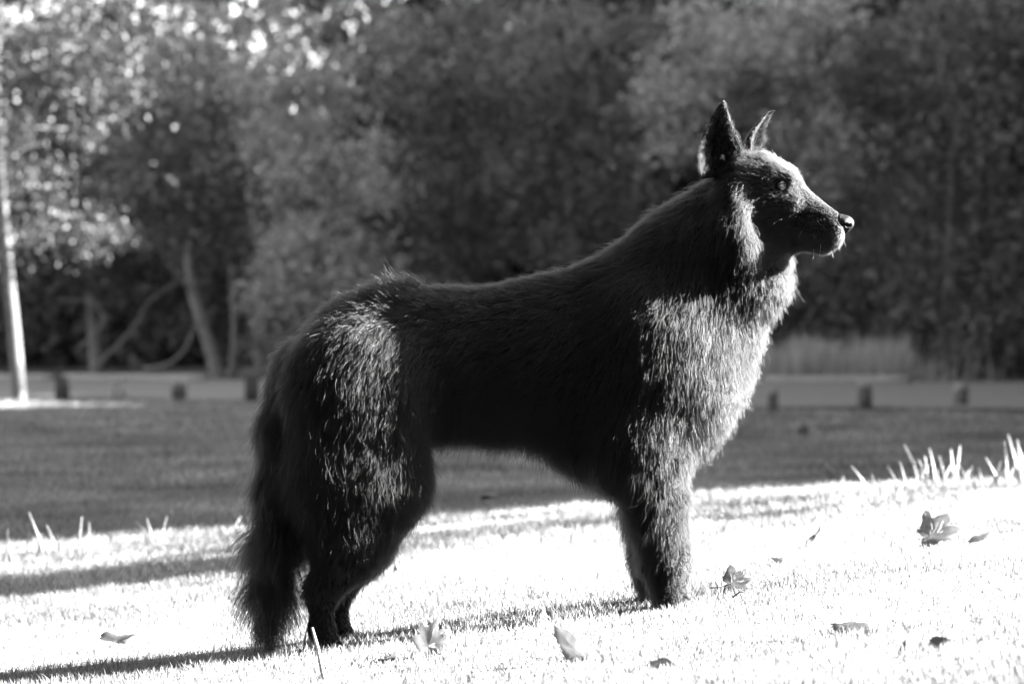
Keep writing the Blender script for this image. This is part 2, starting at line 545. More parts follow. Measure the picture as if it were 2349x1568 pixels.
def ear(fr, base, tip, opening, wid, seed):
    """a cupped, pointed ear: a curved sheet with thickness; its foot sits inside the skull"""
    base, tip = np.array(base), np.array(tip)
    ax = unit(tip - base); L = np.linalg.norm(tip - base)
    op = unit(np.array(opening) - ax * np.dot(opening, ax))
    sidev = np.cross(ax, op)
    nt, ns = 26, 17
    outer, inner = np.zeros((nt, ns, 3)), np.zeros((nt, ns, 3))
    for i in range(nt):
        t = i / (nt - 1)
        w = wid * (1 - t) ** 0.62 * (1 + 0.30 * math.sin(math.pi * min(t * 1.15, 1))) * 0.5 + 0.0012
        ph = R(66) * (1 - 0.30 * t)
        rad = w / math.sin(min(ph, R(88)))
        for j in range(ns):
            s = -1 + 2 * j / (ns - 1)
            a = s * ph
            off = sidev * math.sin(a) * rad - op * (math.cos(a) - 0.35) * rad
            c = base + ax * (L * t) - op * (0.010 * math.sin(math.pi * t))
            outer[i, j] = c + off
            nrm = unit(sidev * math.sin(a) - op * math.cos(a))
            th = 0.004 * (1 - 0.6 * t) * (1 - 0.75 * abs(s) ** 3)
            inner[i, j] = c + off - nrm * th
    V = np.concatenate([outer.reshape(-1, 3), inner.reshape(-1, 3)])
    N = nt * ns
    F = []
    for i in range(nt - 1):
        for j in range(ns - 1):
            p = i * ns + j
            F.append((p, p + 1, p + ns + 1, p + ns))
            F.append((N + p, N + p + ns, N + p + ns + 1, N + p + 1))
        for j, flip in ((0, False), (ns - 1, True)):
            p = i * ns + j
            q = (p, p + ns, N + p + ns, N + p)
            F.append(q[::-1] if flip else q)
    for j in range(ns - 1):
        p = (nt - 1) * ns + j
        F.append((p, p + 1, N + p + 1, N + p))
    return V, F, dict(ax=ax, op=op, outer=outer, inner=inner, side=sidev)

def hw(px, py, v):
    L, D = HEAD.pt(px, py, v)
    return HEAD.world(L)
EARS = [ear(HEAD, hw(1663, 408, -0.050), hw(1659, 234, -0.064), (0.34, -0.94, 0.0), 0.084, 1),
        ear(HEAD, hw(1748, 404, 0.040), hw(1770, 256, 0.060), (0.93, -0.30, 0.0), 0.088, 2)]

M_skin = mat('dog_black_skin', 0.003, 0.9, 0.05, var=0.3)
allV = [BV]; allF = [tuple(q) for q in BQ]; off = len(BV)
for ev, ef, _ in EARS:
    allV.append(ev); allF += [tuple(i + off for i in f) for f in ef]; off += len(ev)
AV = np.concatenate(allV)
ORG = np.array([0.0, 0.0, float(ground(0, 0))])
dog = bpy.data.objects.new('dog', None)
COL.objects.link(dog)
dog.location = ORG
tag(dog, 'long-haired black shepherd dog standing in profile facing right on the sunlit grass', 'dog')
body = add('body', mesh_np('dog_body', AV - ORG, allF, M_skin, True), dog)

# coat -------------------------------------------------------------
def fur_material(name, ior, ro):
    m = bpy.data.materials.new(name)
    m.use_nodes = True
    n, l = m.node_tree.nodes, m.node_tree.links
    n.remove(n['Principled BSDF'])
    h = n.new('ShaderNodeBsdfHairPrincipled')
    h.model = 'CHIANG'
    h.parametrization = 'COLOR'
    h.inputs['Color'].default_value = (0.002, 0.002, 0.002, 1)
    h.inputs['IOR'].default_value = ior
    h.inputs['Roughness'].default_value = ro
    h.inputs['Radial Roughness'].default_value = 0.35
    h.inputs['Random Roughness'].default_value = 0.3
    l.new(h.outputs[0], n['Material Output'].inputs[0])
    return m
M_fur = fur_material('black_fur', 1.29, 0.29)
M_face = fur_material('black_face_fur', 1.40, 0.5)

def hair_object(name, P, r0, r1, material, parent, origin):
    n, k = P.shape[:2]
    hc = bpy.data.hair_curves.new(name)
    hc.add_curves([k] * n)
    hc.attributes['position'].data.foreach_set('vector', (P - origin).astype(np.float32).ravel())
    ra = hc.attributes.get('radius') or hc.attributes.new('radius', 'FLOAT', 'POINT')
    t = np.linspace(0, 1, k)
    rr = (r0[:, None] * (1 - t) ** 0.8 + r1 * t).astype(np.float32)
    ra.data.foreach_set('value', rr.ravel())
    hc.materials.append(material)
    o = bpy.data.objects.new(name, hc)
    COL.objects.link(o)
    o.parent = parent
    return o

def grow(roots, nrm, flow, length, lift, grav, k=7, clump=0.55, per=22, curl=0.16, seed=0):
    g = np.random.default_rng(seed)
    n = len(roots)
    tang = flow - nrm * np.sum(flow * nrm, 1, keepdims=True)
    tang = unit(tang)
    length = length * g.uniform(0.6, 1.15, n)
    P = np.zeros((n, k, 3))
    P[:, 0] = roots - nrm * 0.001
    ph = g.uniform(0, 6.28, n); side = np.cross(nrm, tang)
    nz = g.normal(0, 1, (n, 3)) * 0.17
    lsc = 1.12 * g.uniform(0.6, 1.4, n)
    stray = g.random(n) < 0.05                    # stray hairs that stand off the coat
    lsc = np.where(stray, lsc * 2.0, lsc)
    length = np.where(stray, length * 1.25, length)
    for i in range(1, k):
        t = (i - 0.5) / (k - 1)
        li = (np.clip(lift * lsc, 0, 0.85) * (1 - 0.7 * t))[:, None]
        d = tang * (1 - li) + nrm * li + np.array([0, 0, -1.0]) * (grav * t)[:, None] + nz
        d = d + side * (curl * np.sin(ph + 5.0 * t))[:, None]
        P[:, i] = P[:, i - 1] + unit(d) * (length / (k - 1))[:, None]
    if clump:
        m = max(1, n // per)
        ci = g.choice(n, m, replace=False)
        # the middle hair of each tuft wanders from its neighbours' line
        wob = g.normal(0, 1, (m, 3)) * 0.26
        CP = P[ci].copy()
        for i in range(1, k):
            CP[:, i] += wob * (length[ci] * (i / (k - 1)) ** 1.5)[:, None]
        kd = kdtree.KDTree(m)
        for a, j in enumerate(ci):
            kd.insert(roots[j], a)
        kd.balance()
        near = np.array([kd.find(p)[1] for p in roots])
        for i in range(1, k):
            w = clump * (i / (k - 1)) ** 1.4
            tgt = CP[near, i]
            P[:, i] += (tgt - P[:, i]) * w
    return P

# how the coat lies: place in the picture, distance from the middle plane, direction of flow, length in mm, lift, fall
GUIDES = [
 (1900,495,.02,-.85,-.40,4,.10,.0),(1870,520,.03,-.95,-.05,5,.10,.0),(1840,460,.03,-.9,-.35,5,.12,.0),(1890,562,.02,-.8,.5,8,.35,.1),(1840,560,.03,-.9,.3,8,.2,.1),
 (1800,385,.02,-.85,-.5,9,.22,.0),(1760,360,.03,-.9,-.3,11,.25,.0),(1790,440,.045,-.9,.15,6,.15,.0),(1755,430,.055,-.95,.1,9,.2,.0),(1760,500,.06,-.95,.3,11,.18,.1),(1720,380,.04,-.9,-.1,18,.35,.0),
 (1690,400,.06,-.8,.5,18,.25,.1),(1690,450,.08,-.55,.8,28,.32,.2),(1680,505,.09,-.2,1,38,.5,.4),(1690,560,.09,-.2,1,32,.65,.4),(1790,565,.03,-.6,.8,22,.3,.3),
 (1630,520,.08,-.35,.95,42,.25,.3),(1610,640,.10,-.35,.95,42,.25,.3),(1560,480,.0,-.85,.5,34,.25,.2),(1460,560,.0,-.9,.35,34,.22,.2),(1775,640,.03,-.15,1,34,.50,.4),(1740,720,.04,-.2,1,36,.55,.4),(1680,740,.10,-.2,1,40,.2,.4),
 (1710,840,.05,-.15,1,36,.50,.4),(1660,960,.05,-.2,1,38,.52,.4),(1600,1050,.06,-.2,1,34,.48,.4),(1600,860,.12,-.25,.97,36,.18,.4),
 (1480,700,.13,-.45,.9,40,.13,.3),(1480,850,.14,-.35,.95,38,.13,.3),(1540,950,.13,-.3,.95,36,.16,.3),(1360,620,.0,-.92,.35,30,.22,.1),(1360,760,.13,-.7,.75,38,.2,.2),
 (1150,670,.0,-1,.15,24,.2,.1),(1020,670,.0,-.95,.2,26,.22,.1),(920,672,.0,-.75,-.4,42,.68,.0),(800,735,.0,-.85,.5,34,.3,.2),(1150,800,.12,-.9,.4,34,.15,.2),(1250,860,.13,-.85,.5,36,.15,.2),
 (1120,950,.09,-.5,.9,36,.2,.4),(1150,985,.0,-.25,1,58,.45,.7),(1080,985,.02,-.2,1,56,.45,.7),(1280,1020,.05,-.3,1,60,.42,.7),(1380,1060,.04,-.25,1,60,.42,.7),(1350,950,.12,-.6,.8,38,.18,.4),
 (1440,1020,.13,-.3,1,40,.16,.4),(1440,1080,.10,-.5,.9,46,.4,.5),(1530,1060,.13,-.2,1,32,.28,.4),(1550,1170,.11,-.25,1,28,.46,.3),(1480,1180,.09,-.5,.9,52,.45,.4),(1490,1250,.08,-.5,.9,46,.45,.4),(1545,1280,.10,-.3,1,22,.5,.2),(1500,1320,.08,-.4,.9,26,.4,.4),(1545,1370,.09,-.2,1,15,.5,.1),
 (860,790,.12,-.6,.8,34,.22,.3),(960,800,.12,-.8,.6,32,.2,.2),(790,900,.13,-.35,.95,40,.28,.3),(900,950,.13,-.4,.9,36,.26,.3),(960,1060,.12,-.1,1,34,.26,.3),(840,1080,.14,-.25,.98,38,.32,.3),(740,1080,.11,-.15,1,46,.38,.4),(820,1200,.13,-.15,1,36,.36,.3),(880,1200,.12,-.1,1,26,.28,.3),
 (770,1280,.11,-.2,1,34,.38,.4),(780,1330,.10,-.15,1,18,.25,.3),(745,1400,.10,-.05,1,10,.2,.1),(755,1470,.10,.1,1,7,.2,.1),(700,1300,.09,-.3,1,34,.4,.4),
 (690,840,.04,-.45,.9,40,.28,.3),(660,960,.02,-.2,1,46,.30,.4),(640,1100,.02,-.12,1,55,.32,.4),(632,1230,.03,-.12,1,85,.48,.3),(622,1340,.03,-.02,1,95,.42,.5),(612,1400,.03,.0,1,75,.30,.8),
]
def guide_field(P):
    # IDW over guides in the dog's own frame: (u, |v|, z)
    gu = []
    for (x, y, v, dx, dy, ln, lf, gr) in GUIDES:
        fr = HEAD if x > 1640 and y < 600 else BODY
        L, D = fr.pt(x, y, -v)
        gu.append(fr.world(L))
    gu = np.array(gu)
    _, gv = BODY.local(gu[:, 0], gu[:, 1])
    _, pv = BODY.local(P[:, 0], P[:, 1])
    A = np.stack([gu[:, 0], gu[:, 2], np.abs(gv) * 0.8], 1)
    B = np.stack([P[:, 0], P[:, 2], np.abs(pv) * 0.8], 1)
    d2 = ((B[:, None, :] - A[None]) ** 2).sum(-1) + 1e-5
    w = d2 ** -2.0
    w /= w.sum(1, keepdims=True)
    val = np.array([[g[3], g[4], g[5], g[6], g[7]] for g in GUIDES])
    r = w @ val
    flow = np.stack([r[:, 0], np.zeros(len(P)), -r[:, 1]], 1)
    return unit(flow), np.where((r[:, 2] < 16) & (P[:, 2] > 0.5), r[:, 2] * 1.35, r[:, 2]) * 0.001, r[:, 3], r[:, 4]

def sample(V, Q, n, seed, weight=None):
    g = np.random.default_rng(seed)
    a, b, c, d = (V[Q[:, i]] for i in range(4))
    nr = np.cross(c - a, d - b)
    ar = np.linalg.norm(nr, axis=1) * 0.5
    nu = unit(nr)
    w = ar * (weight(0.25 * (a + b + c + d), nu) if weight else 1)
    ix = g.choice(len(Q), n, p=w / w.sum())
    s, t = g.random((2, n, 1))
    P = (a[ix] * (1 - s) + b[ix] * s) * (1 - t) + (d[ix] * (1 - s) + c[ix] * s) * t
    return P, ix
me_b = bpy.data.meshes.new('tmp')
# smooth normals of the body
nrmV = np.zeros_like(BV)
fn = np.cross(BV[BQ[:, 2]] - BV[BQ[:, 0]], BV[BQ[:, 3]] - BV[BQ[:, 1]])
for i in range(4):
    np.add.at(nrmV, BQ[:, i], fn)
nrmV = unit(nrmV)
bpy.data.meshes.remove(me_b)

def wgt(c, nu):
    view = unit(CAM - c)
    f = np.sum(nu * view, 1)
    w = np.where(f > -0.25, 1.0, 0.35)
    x, y = proj(c)
    head = (x > 1690) & (y < 600)
    w = w * np.where(head, 7.0, 1.0)
    w = w * np.where(c[:, 2] - ground(c[:, 0], c[:, 1]) < 0.012, 0.1, 1)
    return w
P, ix = sample(BV, BQ, 360000, 11, wgt)
nr = unit(nrmV[BQ[ix]].mean(1))
keep = np.ones(len(P), bool)
for sd in (-1, 1):
    keep &= np.linalg.norm(P - EYE[sd], axis=1) > 0.0106
NOSE = hw(1936, 513, 0.0)
keep &= np.linalg.norm(P - NOSE, axis=1) > 0.017
P, nr = P[keep], nr[keep]
flow, ln, lf, gr = guide_field(P)
hx_, hy_ = proj(P)
is_head = (hx_ > 1700) & (hy_ < 590)
rad = np.where(is_head, 0.00019, 0.00027) * rng.uniform(0.7, 1.3, len(P))
A_ = is_head
fur_head = grow(P[A_], nr[A_], flow[A_], ln[A_], lf[A_], gr[A_], k=5, clump=0.28, per=8, curl=0.12, seed=3)
fur_body = grow(P[~A_], nr[~A_], flow[~A_], ln[~A_], lf[~A_], gr[~A_], k=7, clump=0.33, per=10, curl=0.25, seed=4)
o = hair_object('coat', fur_body, rad[~A_], 0.00009, M_fur, dog, ORG); o['kind'] = 'stuff'
o = hair_object('face_hair', fur_head, rad[A_], 0.00008, M_face, dog, ORG); o['kind'] = 'stuff'

# ear hair: short on the back and rim, long wisps inside and at the foot
eP, eN, eF, eL, eLift, eG = [], [], [], [], [], []
for (ev, ef, d) in EARS:
    g = np.random.default_rng(5)
    nt, ns = d['outer'].shape[:2]
    for surf, sign, cnt in ((d['outer'], 1, 4200), (d['inner'], -1, 3600)):
        t = g.random(cnt) ** 1.15 * (nt - 1.01); s = g.random(cnt) * (ns - 1.01)
        i, j = t.astype(int), s.astype(int); ft, fs = (t - i)[:, None], (s - j)[:, None]
        p = (surf[i, j] * (1 - fs) + surf[i, j + 1] * fs) * (1 - ft) + (surf[i + 1, j] * (1 - fs) + surf[i + 1, j + 1] * fs) * ft
        nn = unit(np.cross(surf[i, j + 1] - surf[i, j], surf[i + 1, j] - surf[i, j])) * sign
        ctr = d['outer'][:, ns // 2].mean(0)
        tt = t / (nt - 1); ss = s / (ns - 1) * 2 - 1
        if sign > 0:
            nn = np.where((np.sum(nn * (-d['op'] + d['side'] * ss[:, None]), 1) < 0)[:, None], -nn, nn)
            fl = np.tile(d['ax'], (cnt, 1)); L = 0.006 + 0.012 * (1 - tt) ** 2; lift = np.full(cnt, 0.15)
        else:
            nn = np.where((np.sum(nn * d['op'], 1) < 0)[:, None], -nn, nn)
            edge = np.abs(ss)
            fl = d['ax'] * 0.5 - d['side'] * (np.where(ss > 0, 0.35, -0.45))[:, None] + d['op'] * np.where(ss > 0, 0.9, 0.4)[:, None]
            L = np.where(ss > 0.1, 0.030, np.where(ss < -0.35, 0.020, 0.010)) * (1 - 0.65 * tt); lift = np.full(cnt, 0.5)
        eP.append(p); eN.append(nn); eF.append(fl); eL.append(L); eLift.append(lift); eG.append(np.zeros(cnt))
    # wisps round the foot of the ear
eP, eN, eF, eL, eLift, eG = (np.concatenate(q) for q in (eP, eN, eF, eL, eLift, eG))
fe = grow(eP, eN, eF, eL, eLift, eG, k=5, clump=0.5, per=16, curl=0.15, seed=9)
o = hair_object('ear_hair', fe, np.full(len(fe), 0.00028), 0.00006, M_face, dog, ORG); o['kind'] = 'stuff'

# eyes, nose, claws, whiskers
M_eye = mat('eye_white', 0.015, 0.08, 0.6, var=0.2)
M_iris = mat('eye_iris', 0.55, 0.06, 0.8, var=0.35, scale=300)
M_pupil = mat('eye_pupil', 0.003, 0.04, 0.9)
M_lid = mat('eyelid_skin', 0.015, 0.4, 0.5, var=0.2)
M_nose = mat('nose_leather', 0.006, 0.5, 0.14, var=0.3, bump=0.35, scale=600)
M_claw = mat('claw_horn', 0.03, 0.35, 0.5, var=0.3)
def cap_mesh(name, centre, axis_, rad_, a0, a1, m, nu=28, nv=8):
    ax = unit(axis_); r = unit(np.cross(ax, [0, 0, 1.0])); u = np.cross(r, ax)
    V, F = [], []
    for i in range(nv + 1):
        a = a0 + (a1 - a0) * i / nv
        for j in range(nu):
            q = 2 * math.pi * j / nu
            V.append(centre + rad_ * (math.cos(a) * ax + math.sin(a) * (math.cos(q) * r + math.sin(q) * u)))
    for i in range(nv):
        for j in range(nu):
            F.append((i * nu + j, i * nu + (j + 1) % nu, (i + 1) * nu + (j + 1) % nu, (i + 1) * nu + j))
    return mesh_np(name, np.array(V) - ORG, F, m, True)
for sd in (-1, 1):
    axv = np.array([0.68, sd * 0.73, 0.0])
    e = add('eye', cap_mesh('eye', EYE[sd] + [0, 0, 0], axv, 0.0098, 0.001, math.pi - 0.001, M_eye), dog)
    add('iris', cap_mesh('iris', EYE[sd] + [0, 0, 0], axv, 0.0100, 0.001, 0.98, M_iris), e)
    add('pupil', cap_mesh('pupil', EYE[sd] + [0, 0, 0], axv, 0.0102, 0.001, 0.36, M_pupil), e)
    # lids: two thick arcs over the ball
    for up in (1, -1):
        ax = unit(axv * [0.55, 1.0, 1]); r = unit(np.cross(ax, [0, 0, 1.0])); u = np.cross(r, ax)
        pts = []
        for a in np.linspace(-1.15, 1.15, 15):
            q = unit(ax * math.cos(a) * 1.0 + r * math.sin(a) + u * up * (0.40 * math.cos(a * 1.3)) + u * 0.08 * math.sin(-a))
            pts.append(EYE[sd] + q * 0.0104 - ORG)
        V, F = tube(pts, [0.0006] + [0.0012] * 13 + [0.0006], 8)
        add('eyelid', mesh_np('eyelid', V, F, M_lid, True), dog)

nf = Field(NOSE - 0.035, NOSE + 0.035, 0.0012)
NF = Frame((NOSE[0], NOSE[1], 0), -13)
zc = NOSE[2]
def nl(u, v, z):
    return np.array([u, v, zc + z])
nf.cone_local(NF, nl(-0.007, 0, 0.002), nl(0.003, 0, 0.000), 0.0158, 0.0140, 1.0, 0.006)
nf.cone_local(NF, nl(0.004, 0, 0.003), nl(0.008, 0, 0.001), 0.0095, 0.0085, 1.15, 0.006)
nf.cone_local(NF, nl(0.003, 0, -0.012), nl(-0.004, 0, -0.020), 0.0055, 0.004, 1.0, 0.006)
for sd in (-1, 1):
    nf.cone_local(NF, nl(0.0, sd * 0.009, 0.0), nl(-0.008, sd * 0.010, -0.002), 0.008, 0.007, 1.0, 0.005)
for sd in (-1, 1):
    nf.cone_local(NF, nl(0.012, sd * 0.0105, -0.004), nl(0.003, sd * 0.011, -0.004), 0.0030, 0.0022, 1.0, 0.002, cut=True)
    nf.cone_local(NF, nl(0.006, sd * 0.014, -0.002), nl(-0.010, sd * 0.018, -0.004), 0.0019, 0.0012, 1.0, 0.002, cut=True)
nf.cone_local(NF, nl(0.018, 0, -0.002), nl(0.012, 0, -0.02), 0.0011, 0.0011, 1.0, 0.0015, cut=True)
NV, NQ = nf.surface()
add('nose', mesh_np('nose', NV - ORG, NQ, M_nose, True), dog)
for sd in (-1, 1):
    for (px, vv, fx) in ((1546 + (0 if sd < 0 else -34), 0.075, 0), (745 + (0 if sd < 0 else 30), 0.088, 1)):
        gp = paw_ground(BODY, px, sd * vv)
        for t in (-1.5, -0.5, 0.5, 1.5):
            x0 = px + (27 if fx else 20) + 6 - 5 * abs(t)
            pts = []
            for (dx, dz) in ((-4, 12), (6, 11), (13, 5)):
                L, D = BODY.pt(x0 + dx, gp - dz, sd * vv + t * 0.0115)
                pts.append(BODY.world(L) - ORG)
            V, F = tube(pts, [0.0032, 0.0027, 0.0006], 6)
            add('claw', mesh_np('claw', V, F, M_claw, True), dog)
M_whisk = mat('whisker', 0.25, 0.3, 0.5)
def whisker(a, b, c, va, vc):
    p0, p1, p2 = hw(a[0], a[1], va), hw(b[0], b[1], (va + vc) / 2), hw(c[0], c[1], vc)
    tt = np.linspace(0, 1, 9)[:, None]
    pts = (1 - tt) ** 2 * p0 + 2 * tt * (1 - tt) * p1 + tt ** 2 * p2 - ORG
    V, F = tube(pts, np.linspace(0.00038, 0.00010, 9), 5)
    add('whisker', mesh_np('whisker', V, F, M_whisk, True), dog)
for a, b, c in (((1860, 520), (1833, 525), (1832, 552)), ((1876, 522), (1868, 530), (1866, 546)), ((1878, 538), (1872, 540), (1868, 547)),
                ((1882, 560), (1884, 570), (1878, 592)), ((1905, 565), (1908, 580), (1912, 592)), ((1918, 560), (1926, 568), (1928, 580)), ((1932, 548), (1938, 556), (1940, 566)),
                ((1828, 395), (1842, 380), (1850, 374)), ((1832, 402), (1848, 382), (1866, 384)), ((1834, 410), (1845, 402), (1856, 399)), ((1866, 572), (1868, 582), (1864, 596))):
    whisker(a, b, c, -0.022 if a[0] < 1900 and a[1] > 450 else -0.008, -0.034 if a[0] < 1880 and a[1] > 450 else -0.012)

# ------------------------------------------------------------------ fallen leaves
M_leaf = mat('fallen_leaf', 0.28, 0.6, 0.3, var=0.25, trans=0.55, scale=40)
M_leafd = mat('fallen_leaf_dark', 0.10, 0.7, 0.3, var=0.3, trans=0.2, scale=40)
M_stem = mat('leaf_stem', 0.05, 0.6, 0.3, var=0.2)
def leaf_outline(kind):
    if kind == 'maple':
        key = [(0, 1.0), (9, .82), (16, .60), (24, .72), (38, .95), (50, .70), (58, .55), (70, .66), (88, .80), (104, .55), (120, .48), (140, .50), (158, .32), (172, .22), (180, .12)]
    else:
        key = [(0, 1.0), (10, .86), (24, .68), (45, .52), (70, .44), (95, .44), (120, .50), (145, .55), (165, .60), (180, .60)]
    A, B = [k[0] for k in key], [k[1] for k in key]
    th = np.linspace(-180, 180, 73)[:-1]
    return th, np.interp(np.abs(th), A, B)
def fallen_leaf(label, px, py, size, x_ax, y_ax, curl, roll, kind='maple', m=None, stem=0.5, raise_=0.0, seed=0, group='dead leaves lying on the grass'):
    """px, py: where the leaf's middle shows; x_ax: stem-to-tip direction; y_ax: across; curl/roll bend the blade"""
    g = np.random.default_rng(seed)
    b = G(px, py + size * 0.32)
    c = W(px, py, b[1])
    s = 1.3 * size * (b[1] - CAM[1]) / FPX
    x_ax = unit(x_ax); n_ax = unit(np.cross(x_ax, y_ax)); y_ax = np.cross(n_ax, x_ax)
    th, rr = leaf_outline(kind)
    rings = [0.0, 0.35, 0.7, 1.0]
    V, F = [], []
    def bend(u, v):
        w = 1.25 * curl * (v * v) + 1.2 * roll * (u * u) + 0.10 * math.sin(5 * u + seed) * abs(v) + 0.06 * math.cos(8 * v + 5 * u + seed * 2)
        vein = 0.016 * max(0, 1 - abs(v) * 14)
        return x_ax * u * s * 0.55 + y_ax * v * s * 0.55 + n_ax * (w + vein) * s * 0.55
    V.append(bend(-0.05, 0))
    jit = 1 + g.normal(0, 0.04, len(th))
    for r in rings[1:]:
        for a, q, j in zip(np.radians(th), rr, jit):
            V.append(bend(r * q * j * math.cos(a) - 0.05, r * q * j * math.sin(a)))
    n = len(th)
    for k in range(n):
        F.append((0, 1 + k, 1 + (k + 1) % n))
    for r in range(2):
        for k in range(n):
            p, q = 1 + r * n + k, 1 + r * n + (k + 1) % n
            F.append((p, p + n, q + n, q))
    root = bpy.data.objects.new('fallen_leaf', None)
    COL.objects.link(root)
    root.location = c
    tag(root, label, 'leaf', group)
    bl = add('leaf_blade', mesh_np('leaf_blade', V, F, m or M_leaf, True), root)
    md = bl.modifiers.new('thickness', 'SOLIDIFY'); md.thickness = 0.0005
    if stem:
        p0, p1 = bend(-0.1, 0), bend(-0.1, 0) - x_ax * s * 0.5 * stem
        pm = (p0 + p1) / 2 + n_ax * 0.05 * s
        V, F = tube([p0, pm, p1], [0.0009, 0.0008, 0.0012], 6)
        add('stem', mesh_np('stem', V, F, M_stem, True), root)
X, Y, Z = np.eye(3)
fallen_leaf('flat grey leaf arched over the grass left of the tail tip', 270, 1466, 88, X + .1 * Z, Z * .42 - Y * .8, -.35, -.25, 'oval', None, 0.0, seed=1)
fallen_leaf('large grey lobed leaf standing upright right of the hind paw', 985, 1478, 96, Z + .25 * X, X * .9 - Y * .35, .35, .1, seed=2, stem=0)
fallen_leaf('small curled dark leaf low in the grass left of the large upright leaf', 890, 1508, 54, X + .35 * Z, Z * .6 - Y, .9, -.3, 'oval', M_leafd, 0, seed=3)
fallen_leaf('pointed grey leaf slanting down to the right below the dog chest', 1320, 1488, 104, -X * .62 + Z * .75, -Y * .45 + X * .5 + Z * .35, -.5, -.1, 'oval', None, 0, seed=4)
fallen_leaf('pale leaf arched like a tunnel in the foreground below the front paw', 1518, 1510, 84, X * .9 - Y * .5, Z * .3 + Y * .6, -1.2, -.5, 'oval', None, 0, seed=5)
fallen_leaf('grey leaf on a thin stem lying right of the front paw', 1682, 1336, 78, X + .18 * Z, Z * .7 - Y * .5, -.4, .05, 'maple', None, 1.0, seed=6)
fallen_leaf('ragged small leaf behind the stemmed leaf beside the front paw', 1780, 1283, 40, X + .1 * Z, Z * .6 - Y * .6, .5, .2, 'maple', None, 0, seed=7)
fallen_leaf('dark narrow leaf seen edge on, slanting up to the right', 1864, 1238, 72, X * .62 + Z * .75, Y * .95 + X * .15, .35, .15, 'oval', M_leafd, .3, seed=8)
fallen_leaf('large lobed grey leaf on bright grass far right', 2138, 1226, 104, X * .9 + Z * .25, Z * .85 - Y * .5, -.5, .15, 'maple', None, .4, seed=9)
fallen_leaf('small curled upper leaf propped on the large lobed leaf', 2150, 1200, 44, X * .7 + Z * .6, Z * .6 - Y * .7, .6, .1, 'maple', None, 0, seed=10)
fallen_leaf('thin twisted leaf with a long stalk at the right edge', 2246, 1238, 54, X * .85 + Z * .35, Z * .3 + Y, .6, .3, 'oval', None, 1.0, seed=11)
fallen_leaf('curled grey leaf rolled lengthwise right foreground', 1943, 1430, 84, X + .06 * Z, Z * .5 - Y * .75, .9, .12, 'oval', None, 0, seed=12)
fallen_leaf('darker leaf tucked into the grass at the lower right', 2158, 1478, 60, X + .2 * Z, Z * .75 - Y * .5, -.7, -.4, 'oval', M_leafd, 0, seed=13)
fallen_leaf('small dark leaf scrap beside the darker lower right leaf', 2070, 1490, 34, Z + .2 * X, X * .7 - Y * .5, .5, .2, 'oval', M_leafd, 0, seed=14)
fallen_leaf('dark blurred leaf in the shade under the dog belly', 1125, 1140, 60, X + .3 * Z, Y + Z * .2, .6, .4, 'oval', M_leafd, .6, seed=15)
fallen_leaf('pale blurred leaf propped up behind the sunlit stalks', 1905, 1092, 46, Z * .8 - X * .4, X * .8 - Y * .4, .5, .1, 'oval', None, 0, seed=16)
fallen_leaf('dark curled leaf on the shaded lawn right of the chest', 1846, 992, 30, Z + .2 * X, X * .9 - Y * .4, -.8, -.3, 'maple', M_leafd, 0, seed=17)
fallen_leaf('thin leaf lying behind the dark curled leaf on the shaded lawn', 1902, 1014, 34, X + .3 * Z, Y + Z * .4, .3, .2, 'oval', M_leafd, 0, seed=18)
fallen_leaf('small pale leaf on the shaded lawn far left', 433, 1002, 26, Z + X * .3, X - Y * .3, -.5, .1, 'oval', None, 0, seed=19)
fallen_leaf('tiny dark leaf tip under the hind knee', 905, 1312, 24, Z + X * .2, X * .8 - Y * .5, .4, .1, 'oval', M_leafd, 0, seed=20)

def twig(label, a, b, r=0.0016):
    p0, p1 = G(*a) + [0, 0, 0.03], G(*b) + [0, 0, 0.035]
    mid = (p0 + p1) / 2 + [0, 0, 0.006]
    V, F = tube([p0 - p0, mid - p0, p1 - p0], [r, r * .9, r * .5], 6)
    tag(add('twig', mesh_np('twig', V, F, M_stem, True), None, p0), label, 'twig')
twig('short thin twig on the grass right of the front paw', (1680, 1415), (1716, 1413))

# ------------------------------------------------------------------ bollards and logs along the road
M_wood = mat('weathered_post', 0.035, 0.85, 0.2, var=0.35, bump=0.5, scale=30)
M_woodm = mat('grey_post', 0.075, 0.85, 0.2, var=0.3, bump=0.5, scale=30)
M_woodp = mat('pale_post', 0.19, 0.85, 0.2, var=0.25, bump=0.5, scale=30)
M_log = mat('pale_log', 0.15, 0.85, 0.2, var=0.2, bump=0.4, scale=12)
def bollard(label, px, py, hpx, wpx, body_m, cap_m, capfrac, lean=0.0):
    b = G(px, py)
    s = (b[1] - CAM[1]) / FPX
    h, w = hpx * s, wpx * s * 0.5
    root = bpy.data.objects.new('bollard', None)
    COL.objects.link(root)
    root.location = b
    tag(root, label, 'bollard', 'low timber bollards along the road')
    def prism(z0, z1, w0, w1, ch):
        V, F = [], []
        rows = [(z0, w0), (z1 - ch, w1), (z1, w1 * 0.86)]
        for z, ww in rows:
            for k in range(10):
                q = 2 * math.pi * (k + .5) / 10
                V.append((ww * math.cos(q) + lean * z, ww * math.sin(q), z))
        for r in range(2):
            for k in range(10):
                F.append((r * 10 + k, r * 10 + (k + 1) % 10, r * 10 + 10 + (k + 1) % 10, r * 10 + 10 + k))
        F += [tuple(range(10))[::-1], tuple(range(20, 30))]
        return V, F
    V, F = prism(-0.05, h * (1 - capfrac) - 0.003, w, w, 0.004)
    add('post', mesh_np('post', V, F, body_m), root)
    V, F = prism(h * (1 - capfrac), h, w * 1.03, w * 0.98, 0.02)
    add('post_top', mesh_np('post_top', V, F, cap_m), root)
bollard('dark bollard nearest the pale tree trunk at the left', 143, 918, 58, 35, M_wood, M_wood, .16)
